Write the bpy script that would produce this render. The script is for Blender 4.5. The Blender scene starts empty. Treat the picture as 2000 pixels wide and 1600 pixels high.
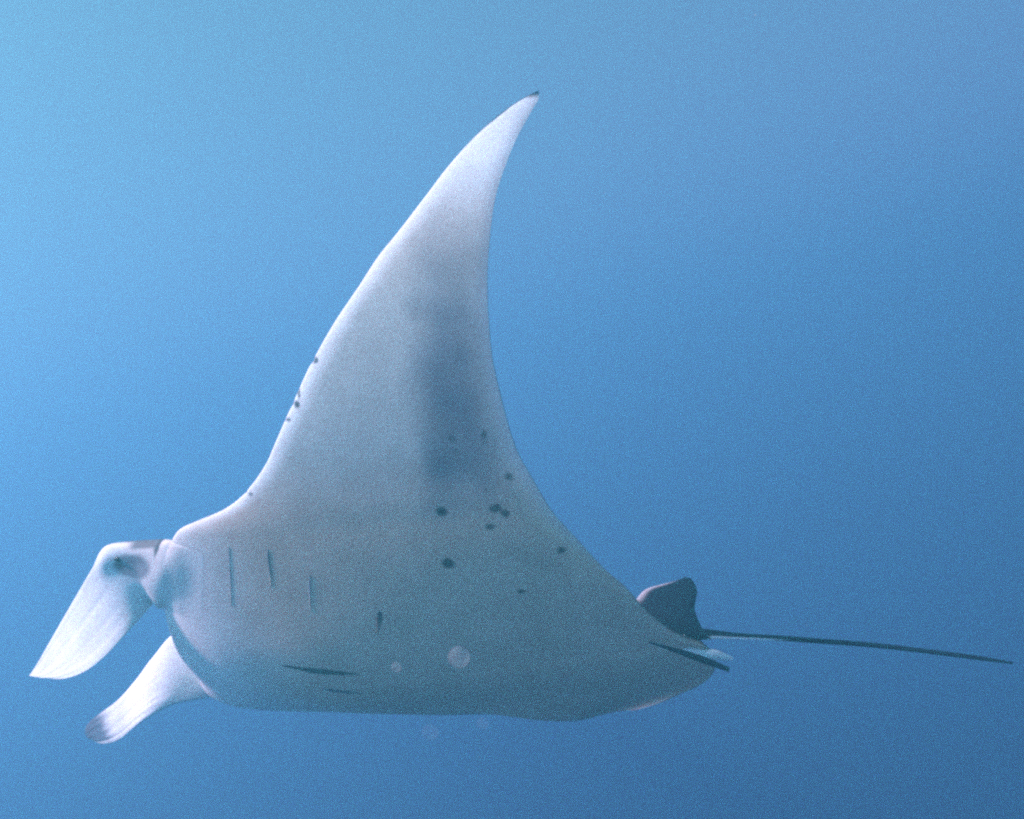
import bpy, math, random
import numpy as np
from mathutils import Vector, Matrix

# ------------------------------------------------------------------ camera, sky, sun, exposure
sc = bpy.context.scene
col = sc.collection
ROLL = Matrix.Rotation(math.radians(12.5), 4, 'Y')        # the diver holds the camera a little tilted

cam = bpy.data.objects.new('camera', bpy.data.cameras.new('camera'))
col.objects.link(cam)
cam.data.sensor_width = 36
cam.data.lens = 38.6
cam.data.clip_start = 0.02
cam.data.clip_end = 2000
cam.matrix_world = ROLL @ Matrix.Translation((0, -4.288, 0)) @ Matrix.Rotation(math.pi/2, 4, 'X')
sc.camera = cam

az, el = math.radians(195), math.radians(45)
to_sun = Vector((math.cos(az)*math.cos(el), math.sin(az)*math.cos(el), math.sin(el)))
world = bpy.data.worlds.new('World')
sc.world = world
world.use_nodes = True
wn = world.node_tree
sky = wn.nodes.new('ShaderNodeTexSky')
sky.sky_type = 'NISHITA'
sky.sun_disc = False
sky.sun_elevation = el
sky.sun_rotation = math.atan2(to_sun.x, to_sun.y)
wn.links.new(sky.outputs['Color'], wn.nodes['Background'].inputs['Color'])
wn.nodes['Background'].inputs['Strength'].default_value = .057

sun = bpy.data.objects.new('sun', bpy.data.lights.new('sun', 'SUN'))
sun.data.energy = 5
sun.data.angle = math.radians(6)            # spread by the rippled surface above
sun.data.color = (1, .97, .93)
sun.rotation_euler = to_sun.to_track_quat('Z', 'Y').to_euler()
col.objects.link(sun)

sc.view_settings.view_transform = 'Standard'
sc.view_settings.look = 'None'
sc.view_settings.gamma = 1
sc.view_settings.use_curve_mapping = False
sc.view_settings.exposure = .98
sc.cycles.max_bounces = 6
sc.cycles.volume_bounces = 2
sc.cycles.use_denoising = False          # leave the grain, as in the photograph
sc.cycles.filter_width = 2.4             # a slightly soft underwater lens
sc.cycles.sample_clamp_indirect = 2.0

# ------------------------------------------------------------------ helpers
def nd(nt, kind, **inp):
    n = nt.nodes.new(kind)
    for k, v in inp.items():
        n.inputs[k].default_value = v
    return n

def tag(o, label=None, category=None, kind=None, group=None):
    for k, v in (('label', label), ('category', category), ('kind', kind), ('group', group)):
        if v:
            o[k] = v

def build(name, verts, faces, mat, parent=None, pigment=None, thin=None):
    me = bpy.data.meshes.new(name)
    verts = np.asarray(verts, np.float32)
    me.from_pydata([], [], [])
    me.vertices.add(len(verts))
    me.vertices.foreach_set('co', verts.ravel())
    faces = np.asarray(faces, np.int32)
    k = faces.shape[1]
    me.loops.add(faces.size)
    me.loops.foreach_set('vertex_index', faces.ravel())
    me.polygons.add(len(faces))
    me.polygons.foreach_set('loop_start', np.arange(0, faces.size, k, dtype=np.int32))
    me.polygons.foreach_set('use_smooth', np.ones(len(faces), bool))
    me.update(calc_edges=True)
    me.validate()
    if pigment is not None:
        at = me.color_attributes.new('pigment', 'FLOAT_COLOR', 'POINT')
        at.data.foreach_set('color', np.c_[pigment, np.ones(len(pigment)) if thin is None else thin].astype(np.float32).ravel())
    me.materials.append(mat)
    o = bpy.data.objects.new(name, me)
    col.objects.link(o)
    if parent:
        o.parent = parent
    return o

def tube_faces(n, m, cap=True):
    """n rings of m points, closed round; end rings are collapsed points, so no caps are needed"""
    i, j = np.meshgrid(np.arange(n - 1), np.arange(m), indexing='ij')
    k = (j + 1) % m
    return np.stack((i*m + j, i*m + k, (i+1)*m + k, (i+1)*m + j), -1).reshape(-1, 4)

# ------------------------------------------------------------------ materials
def skin_material(name, translucency=0., rough=.55):
    m = bpy.data.materials.new(name)
    m.use_nodes = True
    nt = m.node_tree
    bs = nt.nodes['Principled BSDF']
    out = nt.nodes['Material Output']
    at = nt.nodes.new('ShaderNodeAttribute'); at.attribute_name = 'pigment'
    tc = nt.nodes.new('ShaderNodeTexCoord')
    n1 = nd(nt, 'ShaderNodeTexNoise', Scale=7., Detail=5., Roughness=.6)
    n2 = nd(nt, 'ShaderNodeTexNoise', Scale=90., Detail=3.)
    nt.links.new(tc.outputs['Object'], n1.inputs['Vector'])
    nt.links.new(tc.outputs['Object'], n2.inputs['Vector'])
    r1 = nd(nt, 'ShaderNodeMapRange'); r1.inputs[1].default_value = .3; r1.inputs[2].default_value = .7
    r1.inputs[3].default_value = .86; r1.inputs[4].default_value = 1.05
    nt.links.new(n1.outputs['Fac'], r1.inputs[0])
    r2 = nd(nt, 'ShaderNodeMapRange'); r2.inputs[1].default_value = .35; r2.inputs[2].default_value = .65
    r2.inputs[3].default_value = .92; r2.inputs[4].default_value = 1.05
    nt.links.new(n2.outputs['Fac'], r2.inputs[0])
    mu = nt.nodes.new('ShaderNodeMath'); mu.operation = 'MULTIPLY'
    nt.links.new(r1.outputs[0], mu.inputs[0]); nt.links.new(r2.outputs[0], mu.inputs[1])
    mx = nt.nodes.new('ShaderNodeVectorMath'); mx.operation = 'SCALE'
    nt.links.new(at.outputs['Color'], mx.inputs[0]); nt.links.new(mu.outputs[0], mx.inputs['Scale'])
    nt.links.new(mx.outputs[0], bs.inputs['Base Color'])
    bs.inputs['Roughness'].default_value = rough
    bs.inputs['Specular IOR Level'].default_value = .08
    if translucency == 0:
        bs.inputs['Subsurface Weight'].default_value = .4
        bs.inputs['Subsurface Radius'].default_value = (1, .9, .8)
        bs.inputs['Subsurface Scale'].default_value = .06
    bp = nd(nt, 'ShaderNodeBump', Strength=.25, Distance=.004)
    nt.links.new(n2.outputs['Fac'], bp.inputs['Height'])
    nt.links.new(bp.outputs[0], bs.inputs['Normal'])
    if translucency:
        tr = nt.nodes.new('ShaderNodeBsdfTranslucent')
        nt.links.new(mx.outputs[0], tr.inputs['Color'])
        ms = nt.nodes.new('ShaderNodeMixShader'); mt = nt.nodes.new('ShaderNodeMath'); mt.operation = 'MULTIPLY'; mt.inputs[1].default_value = translucency
        nt.links.new(at.outputs['Alpha'], mt.inputs[0]); nt.links.new(mt.outputs[0], ms.inputs[0])
        nt.links.new(bs.outputs[0], ms.inputs[1]); nt.links.new(tr.outputs[0], ms.inputs[2])
        nt.links.new(ms.outputs[0], out.inputs['Surface'])
    return m

SKIN = skin_material('manta_skin')
FIN_SKIN = skin_material('thin_fin_skin', translucency=.22)

# ------------------------------------------------------------------ the sea the manta swims in
def make_water():
    top, bottom, half = 6.25, -50., 200.
    v = np.array([(x, y, z) for x in (-half, half) for y in (-half, half) for z in (bottom, top)])
    f = [(0, 1, 3, 2), (4, 6, 7, 5), (0, 4, 5, 1), (2, 3, 7, 6), (0, 2, 6, 4), (1, 5, 7, 3)]
    m = bpy.data.materials.new('hazy_blue_sea_water')
    m.use_nodes = True
    nt = m.node_tree
    nt.nodes.clear()
    out = nt.nodes.new('ShaderNodeOutputMaterial')
    vol = nt.nodes.new('ShaderNodeVolumePrincipled')
    vol.inputs['Color'].default_value = (.134, .456, .440, 1)
    vol.inputs['Absorption Color'].default_value = (.40, .372, .86, 1)
    vol.inputs['Density'].default_value = .141
    vol.inputs['Anisotropy'].default_value = .55
    nt.links.new(vol.outputs[0], out.inputs['Volume'])
    o = build('water', v, f, m)
    tag(o, 'hazy blue sea water all around the manta ray', 'water', 'structure')
    return o
make_water()

# ---- manta shape, in its own frame: x forward, y to its left, z out of its back; nose at 0,0,0 ----
TIP = 2.135
LE_T = np.array([0, .12, .24, .32, .40, .50, .60, .70, .735, .767, .801, .84, .897, .98, 1.059, 1.136, 1.211, 1.301, 1.372, 1.451, 1.544, 1.638, 1.714, 1.816, 1.92, 2.022, 2.098, 2.125, TIP])
LE_A = np.array([.050, .065, .100, .125, .158, .21, .265, .335, .374, .46, .56, .64, .718, .801, .859, .913, .965, 1.025, 1.079, 1.142, 1.222, 1.297, 1.37, 1.459, 1.547, 1.651, 1.754, 1.812, 1.842])
TE_T = np.array([0, .039, .129, .243, .348, .473, .609, .731, .862, .965, 1.07, 1.172, 1.287, 1.4, 1.496, 1.594, 1.708, 1.792, 1.875, 1.976, 2.068, 2.112, TIP])
TE_A = np.array([2.17, 2.118, 2.049, 1.996, 1.961, 1.895, 1.834, 1.771, 1.727, 1.694, 1.677, 1.666, 1.659, 1.658, 1.662, 1.671, 1.687, 1.702, 1.729, 1.772, 1.823, 1.845, 1.844])
# trailing edge of the other (right) wing
TF_T = np.array([0, .10, .22, .35, .50, .65, .80, 1.0, 1.3, 1.6, 1.9, 2.08, TIP])
TF_A = np.array([2.17, 2.195, 2.175, 2.115, 2.00, 1.90, 1.80, 1.70, 1.60, 1.52, 1.50, 1.50, 1.48])

def pchip(xs, ys, x):
    h = np.diff(xs); d = np.diff(ys) / h
    m = np.zeros(len(xs)); m[0] = d[0]; m[-1] = d[-1]
    for i in range(1, len(xs) - 1):
        if d[i-1] * d[i] > 0:
            w1 = 2*h[i] + h[i-1]; w2 = h[i] + 2*h[i-1]
            m[i] = (w1 + w2) / (w1/d[i-1] + w2/d[i])
    x = np.clip(x, xs[0], xs[-1]); i = np.clip(np.searchsorted(xs, x) - 1, 0, len(h) - 1)
    s = (x - xs[i]) / h[i]
    return ((1+2*s)*(1-s)**2*ys[i] + s*(1-s)**2*h[i]*m[i] + s*s*(3-2*s)*ys[i+1] + s*s*(s-1)*h[i]*m[i+1])

BT = np.linspace(0, 2.4, 2401)
def bend_angle(t, far):
    x = np.clip((t - .25) / 1.9, 0, 1)
    return np.radians(6*np.clip(t/.25, 0, 1) + (FAR_BEND if far else 60)*(x*x*(3-2*x))**.8)
FAR_BEND = 46
def bend_curve(far):
    p = bend_angle(BT, far); p = (p[1:] + p[:-1]) / 2; dt = BT[1]
    return np.r_[0, np.cumsum(np.cos(p))*dt], np.r_[0, np.cumsum(np.sin(p))*dt]
BN, HN = bend_curve(False); BF, HF = bend_curve(True)

def edges(t):
    at = np.abs(t); far = t < 0
    le = pchip(LE_T, LE_A, at); te = pchip(TE_T, TE_A, at)
    tf = pchip(TF_T, TF_A, at)
    return np.where(far, le - .36*(at/TIP)**1.6 - .14*np.exp(-((at - .32)/.16)**2), le), np.where(far, tf, te)

def smooth(a, b, x):
    x = np.clip((x - a) / (b - a), 0, 1); return x*x*(3 - 2*x)

def thickness(u, t):
    """half thickness above and below the mean sheet"""
    at = np.abs(t)
    wing = 1.4845*np.sqrt(u)*2 - 1.26*u - 3.516*u**2 + 2.843*u**3 - 1.036*u**4*1.0 + .0
    wing = wing / 1.0 * np.clip((1-u)*12, 0, 1)**.5
    head = (1 - (1 - np.clip(u/.16, 0, 1))**2.4)**.5 * np.clip(1 - ((u - .30)/.72).clip(0)**1.7, 0, 1)
    k = np.exp(-(at/.55)**4)
    prof = wing*(1-k) + head*k
    core = np.exp(-(at/.50)**2.2); out = np.clip(1 - at/TIP, 0, 1)**.8
    up = prof*(.205*core + .050*out + .006*np.clip(1-at/TIP, 0, 1)**.25)
    lo = prof*(.105*core + .030*out + .006*np.clip(1-at/TIP, 0, 1)**.25)
    lo = lo + .034*np.exp(-((t - .05)/.30)**2)*(1 - (1 - np.clip(u/.20, 0, 1))**2)*(1 - smooth(.3, .75, u))     # full throat
    f = np.where(t < 0, 1., 0.)                        # the right wing sags a little behind, more of the jowl shows
    lo = lo + f*prof*.016*np.exp(-((at - .42)/.20)**2 - ((u - .04)/.16)**2)
    lo = lo + f*(.040*np.exp(-((at - .74)/.36)**2 - ((u - .74)/.17)**2)*smooth(0, .22, 1-u) - .012*np.exp(-((at - .8)/.3)**2 - ((u - .42)/.18)**2))
    return up, lo

def surface(a, t, side):
    """side +1 back, -1 belly; a metres behind the nose, t metres out along the sheet (left +)"""
    a = np.asarray(a, float); t = np.asarray(t, float); at = np.abs(t)
    le, te = edges(t); u = np.clip((a - le)/(te - le + 1e-9), 0, 1)
    up, lo = thickness(u, t); h = np.where(np.asarray(side) > 0, up, -lo)
    far = t < 0
    b = np.where(far, np.interp(at, BT, BF), np.interp(at, BT, BN)); z = np.where(far, np.interp(at, BT, HF), np.interp(at, BT, HN))
    ph = np.where(far, bend_angle(at, True), bend_angle(at, False))
    sg = np.where(far, -1., 1.)
    ny, nz = -np.sin(ph), np.cos(ph)
    return np.stack((-a, sg*(b + ny*h), z + nz*h), -1)

# ------------------------------------------------------------------ the manta
WHITE = np.array((.77, .83, .77)); BELLY = np.array((.62, .48, .365)); WING = np.array((.40, .46, .42)); HEAD = np.array((.80, .78, .71)); DARK = np.array((.007, .019, .034)); GREY = np.array((.15, .17, .19))
def mixc(c, d, k):
    return c*(1 - k[..., None]) + d*k[..., None]

root = bpy.data.objects.new('manta_ray', None)
col.objects.link(root)
F_ = Vector((-.95731, .27922, -.07479)); N_ = Vector((.12150, .62347, .77235)); L_ = N_.cross(F_)
root.matrix_world = ROLL @ Matrix.Translation((-1.38638, .25, -1.00539)) @ Matrix((F_, L_, N_)).transposed().to_4x4()
tag(root, 'large manta ray with white belly, one wing raised high', 'manta ray')

# dark marks on the belly: metres behind the nose, metres out to the left, half sizes, depth of pigment
SPOTS = [
    (1.398, .767, .0233, .0181, 1), (1.371, .561, .0257, .0261, 1), (1.583, .766, .0209, .0159, .9), (1.614, .741, .0157, .0161, .9),
    (1.550, .696, .0177, .0133, .9), (1.770, .574, .0191, .0177, 1), (1.651, .875, .0136, .0147, .8), (1.595, .411, .0127, .0095, 1),
    (1.488, 1.024, .0138, .0139, .5), (1.595, 1.027, .0119, .0155, .7), (1.493, .983, .0121, .0088, .35), (1.590, 1.001, .0102, .0087, .4),
    (1.753, .563, .0087, .0089, .5), (1.531, 1.192, .0068, .0066, .35), (1.506, 1.157, .0068, .0066, .3),
    (1.052, 1.317, .014, .012, .95), (.962, 1.179, .015, .014, .95), (.975, 1.214, .008, .022, .8), (.922, 1.129, .012, .007, .9), (.716, .873, .009, .008, .7)]

def value_noise(x, y, seed):
    r = np.random.default_rng(seed).random((64, 64))
    xi = np.floor(x).astype(int); yi = np.floor(y).astype(int); fx = x - xi; fy = y - yi
    fx = fx*fx*(3-2*fx); fy = fy*fy*(3-2*fy)
    g = lambda i, j: r[i % 64, j % 64]
    return (g(xi, yi)*(1-fx) + g(xi+1, yi)*fx)*(1-fy) + (g(xi, yi+1)*(1-fx) + g(xi+1, yi+1)*fx)*fy

def make_body():
    nt_, nu = 760, 230
    s = np.linspace(-1, 1, nt_)
    t = np.sign(s)*TIP*np.abs(s)**.97
    w = np.linspace(0, 1, nu)
    uu = (1 - np.cos(np.pi*w))/2*.55 + w*.45*w           # finer towards the leading edge
    uu = uu/uu[-1]
    ring_u = np.r_[uu[::-1], uu[1:-1]]                    # trailing edge -> belly -> leading edge -> back
    side = np.r_[-np.ones(nu), np.ones(nu - 2)]
    m = len(ring_u)
    T, U = np.meshgrid(t, ring_u, indexing='ij'); S = np.broadcast_to(side, T.shape)
    le, te = edges(T)
    wob = .006*(value_noise(T*9 + 40, T*0 + 3.2, 5) - .5) + .003*(value_noise(T*38 + 90, T*0 + 1.2, 8) - .5)
    for t0, dpt, wd in ((1.317, .008, .010), (1.18, .006, .016), (1.13, .005, .006), (.875, .005, .008), (1.46, .003, .008), (1.70, .003, .012)):
        wob = wob + dpt*np.exp(-((T - t0)/wd)**2)            # small bites out of the leading edge
    le = le + wob*smooth(.7, .85, np.abs(T)); te = te + .006*(value_noise(T*7 + 20, T*0 + 9.1, 6) - .5)
    A = le + (te - le)*U
    X = surface(A, T, S)
    # the wide mouth across the front of the head: a slot pushed back between the lips
    up, lo = thickness(U, T)
    v = np.where(S > 0, up, -lo)
    mk = (1 - smooth(.16, .30, np.abs(T)))*np.exp(-((v - .045)/.030)**2)*(1 - smooth(.10, .2, A - le))
    X[..., 0] -= .09*mk
    # pigment
    belly = np.where(S < 0, 1., 0.)
    n1 = value_noise(A*14 + 7, T*14 + 50, 1); n2 = value_noise(A*40 + 3, T*40 + 90, 2)
    C = mixc(mixc(np.broadcast_to(HEAD, X.shape), WHITE, smooth(.7, 1., np.abs(T))), BELLY, smooth(.25, .80, A + .1*(value_noise(A*5, T*5 + 30, 4) - .5))*(1 - smooth(1.4, 1.95, np.abs(T))))
    C = mixc(C, WING, smooth(.65, 1.05, np.abs(T))*(1 - smooth(1.45, 1.95, np.abs(T))))
    C = mixc(C, WHITE, smooth(.65, .85, np.abs(T))*(1 - smooth(.01, .10, A - le))*.8)
    rag = .02*(n1 - .5) + .012*(n2 - .5)
    # soft grey blotch on the raised wing
    lump = .05*(value_noise(A*6 + 11, T*5 + 77, 31) - .5) + .05*(value_noise(A*15 + 2, T*13 + 40, 32) - .5)
    k = smooth(0, .13, A + lump - (1.325 + .07*(T - .9)))*(1 - smooth(.12, .36, A + lump*.5 - (1.40 + .09*(T - 1))))
    k *= smooth(.66, .98, T + lump)*(1 - .45*smooth(1.25, 1.6, T + lump))*(1 - smooth(1.50, 2.0, T + lump))
    C = mixc(C, np.array((.12, .16, .19)), k*.93*(.88 + .24*n1))
    # faint shading pigment along the trailing margin
    C = mixc(C, GREY, .35*smooth(.06, .0, te - A)*smooth(.3, .8, np.abs(T)))
    for a0, t0, ra, rt, q in SPOTS:
        d = np.hypot((A - a0)/ra, (T - t0)/rt) + .5*(n2 - .5)
        C = mixc(C, DARK*1.2, (1 - smooth(.55, 1.25, d))*q*.93)
    # dark tip margin, as on the back
    edge = np.minimum(A - le, te - A)
    k = smooth(1.92, 2.06, np.abs(T))*(1 - smooth(.004, .016, A - le + rag*.3)); k = np.maximum(k, smooth(2.105, 2.125, np.abs(T)))
    C = mixc(C, DARK, k)
    # dark back with a ragged border just behind the leading edge
    kb = np.where(S > 0, smooth(.004, .022, A - le + rag*.5 - .05*(1 - smooth(.8, 1.1, np.abs(T)))), 0)
    sh = np.exp(-((np.abs(T) - .55)/.22)**2)*np.exp(-((A - .55)/.16)**2)   # paler shoulder bars
    C = mixc(C, mixc(np.broadcast_to(DARK, C.shape), GREY*1.6, sh*(n1*.8 + .2)), kb)
    C = mixc(C, DARK, smooth(.35, .8, mk))
    f = tube_faces(nt_, m)
    return build('body', X.reshape(-1, 3), f, SKIN, root, C.reshape(-1, 3))
body = make_body()

def spline(P, x):
    P = np.asarray(P, float); i = np.arange(len(P))
    return np.stack([cr(P[:, k], x) for k in range(P.shape[1])], -1)
def cr(y, x):
    n = len(y); i = np.clip(np.floor(x).astype(int), 0, n - 2); s = x - i
    g = lambda k: np.where(k < 0, 2*y[0] - y[1], np.where(k > n - 1, 2*y[-1] - y[-2], y[np.clip(k, 0, n - 1)]))
    a, b, c, d = g(i - 1), g(i), g(i + 1), g(i + 2)
    return .5*((2*b) + (c - a)*s + (2*a - 5*b + 4*c - d)*s*s + (3*b - a - 3*c + d)*s**3)

def make_fin(name, ribs, thick, facing, color, shape=None, nv=120, nw=44, camber=0., mat=None, root_blend=None):
    """a blade between two edges (ribs of edge points); thick(v) half thickness, facing picks the outer side"""
    ra = np.array([r[0] for r in ribs]); rb = np.array([r[1] for r in ribs]); n = len(ribs) - 1
    v = np.linspace(0, n, nv); a = spline(ra, v); b = spline(rb, v)
    th = np.linspace(0, 2*math.pi, 2*nw, endpoint=False)
    w = (1 - np.cos(th))/2; sd = np.sign(np.sin(th))*np.abs(np.sin(th))**.75
    V, Wd = np.meshgrid(v, w, indexing='ij')
    Pm = a[:, None]*(1 - w)[None, :, None] + b[:, None]*w[None, :, None]
    dv = np.gradient(a*.5 + b*.5, axis=0); dw = b - a
    nrm = np.cross(dv, dw); nrm /= np.linalg.norm(nrm, axis=1)[:, None] + 1e-9
    if (nrm[nv//3] @ np.array(facing)) < 0: nrm = -nrm
    half = thick(V/n)
    off = sd[None, :]*half + camber*4*Wd*(1 - Wd)*np.linalg.norm(dw, axis=1)[:, None]
    if shape is not None: off = off + shape(V, Wd)*np.clip(sd[None, :]*1.5, 0, 1)
    X = Pm + nrm[:, None]*off[..., None]
    if root_blend:                                       # the root runs out flush into the belly skin
        r0, r1, depth = root_blend
        y = np.abs(X[..., 1]); sg = np.sign(X[..., 1].mean()); tt = y.copy()
        for _ in range(6):
            tt = np.clip(tt + (y - np.abs(surface(-X[..., 0], sg*tt, -1)[..., 1])), 0, TIP)
        S = surface(-X[..., 0], sg*tt, -1); S[..., 2] += depth*(1 - smooth(r0*.2, r0, V)) + .02*np.clip(-sd, 0, 1)[None, :]
        fill = .021*np.exp(-((V - 2.0)/.62)**2)*(4*Wd*(1 - Wd))**.8*np.clip(sd*2, 0, 1)[None, :]
        S[..., 2] -= .75*fill; S[..., 1] += .6*sg*fill
        eg = smooth(.15, .48, np.abs(Wd - .5)); k = smooth(0, 1, (V - r0 - 1.1*eg)/(r1 - r0 - .4*eg))[..., None]
        X = S*(1 - k) + X*k
    C = color(V/n, Wd, np.broadcast_to(sd, V.shape), V)
    X = np.concatenate((np.repeat(X[:1].mean(1, keepdims=True), 2*nw, 1), X, np.repeat(X[-1:].mean(1, keepdims=True), 2*nw, 1)))
    C = np.concatenate((C[:1], C, C[-1:]))
    return build(name, X.reshape(-1, 3), tube_faces(nv + 2, 2*nw), mat or FIN_SKIN, root, C.reshape(-1, 3), np.repeat(smooth(.35, .6, np.r_[0, v/n, 1]), 2*nw))

NEAR = [
    ((-0.499, 0.638, 0.105), (-0.401, 0.383, 0.003)),
    ((-0.420, 0.667, 0.103), (-0.308, 0.390, -0.007)),
    ((-0.340, 0.678, 0.104), (-0.212, 0.377, -0.001)),
    ((-0.260, 0.664, 0.108), (-0.145, 0.370, 0.000)),
    ((-0.144, 0.656, 0.111), (-0.121, 0.388, 0.020)),
    ((-0.009, 0.640, 0.111), (-0.107, 0.396, -0.018)),
    ((0.079, 0.560, 0.076), (-0.084, 0.404, -0.075)),
    ((0.164, 0.484, 0.036), (-0.046, 0.403, -0.140)),
    ((0.267, 0.395, -0.034), (0.016, 0.387, -0.212)),
    ((0.371, 0.305, -0.114), (0.101, 0.362, -0.263)),
    ((0.448, 0.239, -0.177), (0.220, 0.319, -0.271)),
    ((0.474, 0.222, -0.209), (0.360, 0.261, -0.240))]
FAR = [
    ((.021, -.159, .205), (.001, -.364, -.026)), ((.152, -.142, .166), (.054, -.318, -.059)), ((.245, -.184, .076), (.126, -.253, -.113)),
    ((.333, -.242, .001), (.207, -.244, -.170)), ((.430, -.292, -.069), (.286, -.272, -.206)), ((.516, -.323, -.112), (.361, -.319, -.230)),
    ((.568, -.341, -.140), (.426, -.355, -.238)), ((.597, -.355, -.170), (.500, -.380, -.236)), ((.601, -.374, -.194), (.564, -.392, -.215))]

def near_color(v, w, s, V):
    C = np.broadcast_to(WHITE*1.17, v.shape + (3,)).copy()
    C = mixc(C, mixc(np.broadcast_to(HEAD, C.shape), BELLY, np.full(v.shape, .1)), 1 - smooth(3., 5.5, V))
    k = 1 - smooth(.75, 1.15, np.hypot((V - 4.1)/1.0, (w - .30)/.20))
    C = mixc(C, GREY*1.45, k*np.clip(s*3, 0, 1)*.9)
    C = mixc(C, DARK, (1 - smooth(.4, 1., np.hypot((V - 4.75)/.22, (w - .27)/.09)))*np.clip(s*3, 0, 1)*.6)
    C = mixc(C, DARK, (1 - smooth(.6, 1.1, np.hypot((V - 2.95)/.13, (w - .02)/.14)))*.9)     # shade of the gap between fin and shoulder, painted as a dark line
    C = mixc(C, GREY*.7, (1 - smooth(.02, .07, w))*smooth(2.9, 3.1, V)*(1 - smooth(3.9, 4.3, V))*.9)   # the dark back shows over the top edge
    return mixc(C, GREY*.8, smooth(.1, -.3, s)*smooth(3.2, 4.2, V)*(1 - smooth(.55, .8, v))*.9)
def near_shape(V, w):
    return -.009*np.exp(-((V - 4.1)/.8)**2 - ((w - .30)/.16)**2) + .008*np.exp(-((V - 2.7)/.75)**2 - ((w - .40)/.25)**2) + .022*np.exp(-((V - 5.4)/.5)**2 - ((w - .12)/.16)**2) \
        + .004*(value_noise(w*17 + V*.35, V*.5 + 4, 11) - .5)*smooth(5.5, 7.5, V)
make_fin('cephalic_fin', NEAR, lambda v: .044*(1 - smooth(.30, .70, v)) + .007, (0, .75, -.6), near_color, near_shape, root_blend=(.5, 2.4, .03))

def far_color(v, w, s, V):
    C = np.broadcast_to(WHITE*1.17, v.shape + (3,)).copy()
    k = smooth(.60, .76, v + .10*(.5 - w) + .06*(value_noise(w*22, V, 13) - .5))*(1 - .9*smooth(.78, .97, w))
    C = mixc(C, np.array((.09, .14, .20)), k*.92)
    return C
def far_shape(V, w):
    return .004*(value_noise(w*20 + V*.3, V*.5 + 9, 12) - .5)*smooth(1.5, 3, V)
make_fin('cephalic_fin', FAR, lambda v: .045*(1 - smooth(.05, .6, v)) + .007, (0, .75, -.6), far_color, far_shape)

DORSAL = [
    ((-1.864, 0, .084), (-2.168, 0, .044)), ((-1.912, 0, .190), (-2.149, 0, .090)), ((-1.947, 0, .233), (-2.131, 0, .141)),
    ((-2.001, 0, .251), (-2.134, 0, .184)), ((-2.045, 0, .263), (-2.138, 0, .220)), ((-2.077, 0, .275), (-2.129, 0, .253)), ((-2.092, 0, .281), (-2.116, 0, .274))]
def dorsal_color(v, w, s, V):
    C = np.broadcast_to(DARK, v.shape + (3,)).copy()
    return mixc(C, np.array((.45, .46, .46)), (1 - smooth(.02, .16, w))*smooth(.1, .2, v)*(1 - smooth(.5, .8, v)))  # sunlit rim of the front edge, painted in as paler pigment
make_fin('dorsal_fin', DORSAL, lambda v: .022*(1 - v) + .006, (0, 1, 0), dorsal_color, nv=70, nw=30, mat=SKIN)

def make_tube(name, path, radii, color, flat=1., nv=160, m=20, mat=None):
    n = len(path) - 1; v = np.linspace(0, n, nv); c = spline(path, v); r = cr(np.array(radii, float), v)
    d = np.gradient(c, axis=0); d /= np.linalg.norm(d, axis=1)[:, None]
    sx = np.cross(d, (0, 0, 1.)); sx /= np.linalg.norm(sx, axis=1)[:, None]; up = np.cross(sx, d)
    th = np.linspace(0, 2*math.pi, m, endpoint=False)
    X = c[:, None] + r[:, None, None]*(np.cos(th)[None, :, None]*sx[:, None] + flat*np.sin(th)[None, :, None]*up[:, None])
    V, Th = np.meshgrid(v/n, th, indexing='ij'); C = color(V, Th)
    X = np.concatenate((np.repeat(c[:1, None], m, 1), X, np.repeat(c[-1:, None], m, 1))); C = np.concatenate((C[:1], C, C[-1:]))
    return build(name, X.reshape(-1, 3), tube_faces(nv + 2, m), mat or SKIN, root, C.reshape(-1, 3))

TAIL = [(-1.941, 0, .072), (-2.045, 0, .058), (-2.111, 0, .045), (-2.185, 0, .042), (-2.302, -.002, .032), (-2.444, -.004, .023), (-2.566, -.007, .012),
        (-2.735, -.010, -.004), (-2.899, -.014, -.026), (-3.057, -.017, -.051), (-3.177, -.020, -.072)]
def tail_color(V, Th):
    C = np.broadcast_to(DARK, V.shape + (3,)).copy()
    under = smooth(.72, .86, np.cos(Th + math.radians(84)))
    return mixc(C, WHITE, under*smooth(.29, .32, V)*(1 - smooth(.44, .53, V)))
make_tube('tail', TAIL, [.040, .034, .027, .018, .0115, .0095, .009, .0085, .008, .0075, .004], tail_color)

def dark_c(V, Th): return np.broadcast_to(DARK*1.3, V.shape + (3,)).copy()
def pale_c(V, Th): return mixc(np.broadcast_to(WHITE, V.shape + (3,)).copy(), DARK, smooth(.3, .8, np.sin(Th))*0)
make_tube('pelvic_fin', [(-1.985, .092, -.034), (-2.077, .060, -.052), (-2.162, .027, -.070), (-2.254, -.010, -.092)], [.003, .010, .0145, .010], dark_c, .8, nv=60)
make_tube('pelvic_fin', [(-2.060, .010, .000), (-2.157, -.031, -.017), (-2.207, -.045, -.018), (-2.262, -.062, -.026)], [.014, .021, .022, .008], pale_c, .8, nv=60)

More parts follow.
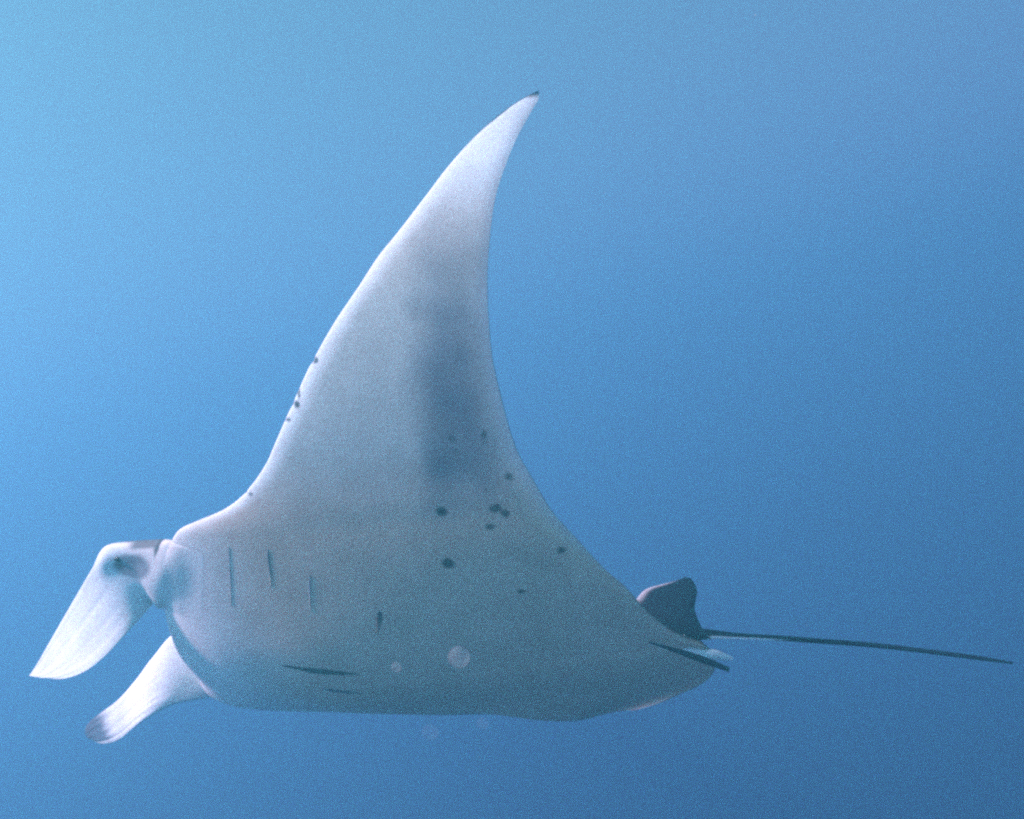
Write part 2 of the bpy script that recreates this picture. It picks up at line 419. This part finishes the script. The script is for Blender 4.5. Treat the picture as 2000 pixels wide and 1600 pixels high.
def make_slit(pts, half, tone, fade):
    """a gill opening: a thin dark lens lying on the belly"""
    pts = np.array(pts, float); n = len(pts) - 1; v = np.linspace(0, n, 40)
    a = cr(pts[:, 0], v); t = cr(pts[:, 1], v)
    d = np.stack((np.gradient(a), np.gradient(t)), -1); d /= np.linalg.norm(d, axis=1)[:, None]
    w = np.linspace(-1, 1, 9); prof = np.sin(np.pi*np.clip(v/n, 0, 1))**.7*half*(.6 + .8*value_noise(v*5 + pts[0, 0]*50, v*0 + 5, 22)) + .0006
    A = a[:, None] - d[:, 1:]*w*prof[:, None]; T = t[:, None] + d[:, :1]*w*prof[:, None]
    X = surface(A, T, -1)
    e = .002; g = np.cross(surface(A + e, T, -1) - X, surface(A, T + e, -1) - X); g /= np.linalg.norm(g, axis=-1)[..., None]
    g = np.where(g[..., 2:] > 0, -g, g)
    outer = X + g*(.0008 + .0012*(1 - w**2))[None, :, None]; inner = X - g*.006
    i, j = np.meshgrid(np.arange(39), np.arange(8), indexing='ij'); k = 40*9
    q = np.stack((i*9 + j, (i+1)*9 + j, (i+1)*9 + j + 1, i*9 + j + 1), -1).reshape(-1, 4)
    rim = list(range(0, 9)) + [9*r + 8 for r in range(1, 40)] + [39*9 + c for c in range(7, -1, -1)] + [9*r for r in range(38, 0, -1)]
    sides = [(rim[x], rim[(x+1) % len(rim)], rim[(x+1) % len(rim)] + k, rim[x] + k) for x in range(len(rim))]
    V = np.concatenate((outer.reshape(-1, 3), inner.reshape(-1, 3)))
    return build('gill_slit', V, np.concatenate((q, q[:, ::-1] + k, sides)), SKIN, root, np.tile(np.repeat(mixc(np.broadcast_to(tone, (40, 3)), BELLY*.9, fade*smooth(.25, 1., v/n)*(.75 + .5*value_noise(v*7, v*0 + 2, 21))), 9, 0), (2, 1)))
for pts, half, tone, fade in [([(.574, .680), (.541, .569), (.498, .438)], .0016, 5.5, .7), ([(.726, .666), (.707, .586), (.687, .511)], .0046, 2.2, .85), ([(.853, .554), (.835, .494), (.809, .405)], .0022, 5.5, .8),
                  ([(1.070, .386), (1.059, .352), (1.031, .287)], .009, 1.3, .5), ([(.606, .169), (.754, .130), (.900, .101)], .013, 1, .0), ([(.718, .019), (.792, -.010), (.861, -.033)], .013, 2.2, .2)]:
    make_slit(pts, half, np.array((.04, .05, .065))*tone, fade)

def make_eye():
    m = bpy.data.materials.new('dark_wet_eye'); m.use_nodes = True
    bs = m.node_tree.nodes['Principled BSDF']; bs.inputs['Base Color'].default_value = (.012, .012, .015, 1); bs.inputs['Roughness'].default_value = .15
    for c in ((-0.067, 0.617, 0.066), (-0.067, -0.617, 0.066)):
        r = np.linspace(0, math.pi, 17); th = np.linspace(0, 2*math.pi, 24, endpoint=False)
        X = np.stack([np.stack((np.sin(a)*np.cos(th)*1.15, np.cos(a) + 0*th, np.sin(a)*np.sin(th)), -1) for a in r])*.011 + np.array(c)
        build('eye', X.reshape(-1, 3), tube_faces(17, 24), m, root)
make_eye()

# ------------------------------------------------------------------ bits of jelly plankton drifting between the diver and the manta
def make_plankton():
    mats = []
    for name, alpha in (('clear_pale_jelly', .075), ('nearly_clear_jelly', .022)):
        m = bpy.data.materials.new(name); m.use_nodes = True
        bs = m.node_tree.nodes['Principled BSDF']; bs.inputs['Base Color'].default_value = (.8, .78, .72, 1); bs.inputs['Roughness'].default_value = .6
        bs.inputs['Alpha'].default_value = alpha; bs.inputs['Specular IOR Level'].default_value = 0
        mats.append(m)
    rng = np.random.default_rng(4)
    for x, y, z, r, lab in [(-.151, -1.15, -.707, .0315, 'largest pale round jelly speck, in front of the belly'),
                            (-.330, -1.15, -.736, .0150, 'small pale jelly speck left of the largest one, below the long gill slit'),
                            (-.083, -1.15, -.896, .0170, 'faint jelly speck just under the belly edge, below the largest one'),
                            (-.234, -1.15, -.922, .0230, 'faint round jelly speck in open water under the belly')]:
        rr = np.linspace(0, math.pi, 19); th = np.linspace(0, 2*math.pi, 28, endpoint=False); q = rng.random(4)*6
        X = np.stack([np.stack((np.sin(a)*np.cos(th), np.sin(a)*np.sin(th)*.8, np.cos(a) + 0*th), -1)*(1 + .05*np.sin(3*th + q[0])*np.sin(a) + .04*np.sin(2*a + q[1]))[:, None] for a in rr])*r
        o = build('jelly_plankton', X.reshape(-1, 3), tube_faces(19, 28), mats[lab.startswith('faint')])
        o.matrix_world = ROLL @ Matrix.Translation((x, y, z))
        tag(o, lab, 'plankton', group='pale jelly specks drifting in the water')
make_plankton()

# ------------------------------------------------------------------ fine drifting specks all through the water
def make_marine_snow():
    m = bpy.data.materials.new('pale_organic_flecks'); m.use_nodes = True
    bs = m.node_tree.nodes['Principled BSDF']; bs.inputs['Base Color'].default_value = (.55, .54, .50, 1); bs.inputs['Roughness'].default_value = .9
    rng = np.random.default_rng(9)
    n = 420
    c = np.c_[rng.uniform(-3.2, 3.2, n), rng.uniform(-2.6, 3.5, n), rng.uniform(-2.6, 2.6, n)]
    r = rng.uniform(.0006, .0019, n)
    o8 = np.array([(1, 0, 0), (-1, 0, 0), (0, 1, 0), (0, -1, 0), (0, 0, 1), (0, 0, -1)], float)
    f8 = np.array([(0, 2, 4), (2, 1, 4), (1, 3, 4), (3, 0, 4), (2, 0, 5), (1, 2, 5), (3, 1, 5), (0, 3, 5)])
    X = (c[:, None] + o8[None]*r[:, None, None]*rng.uniform(.6, 1.4, (n, 6, 1))).reshape(-1, 3)
    o = build('marine_snow', X, (f8[None] + 6*np.arange(n)[:, None, None]).reshape(-1, 3), m)
    tag(o, 'tiny pale flecks drifting all through the water', 'marine snow', 'stuff')
make_marine_snow()
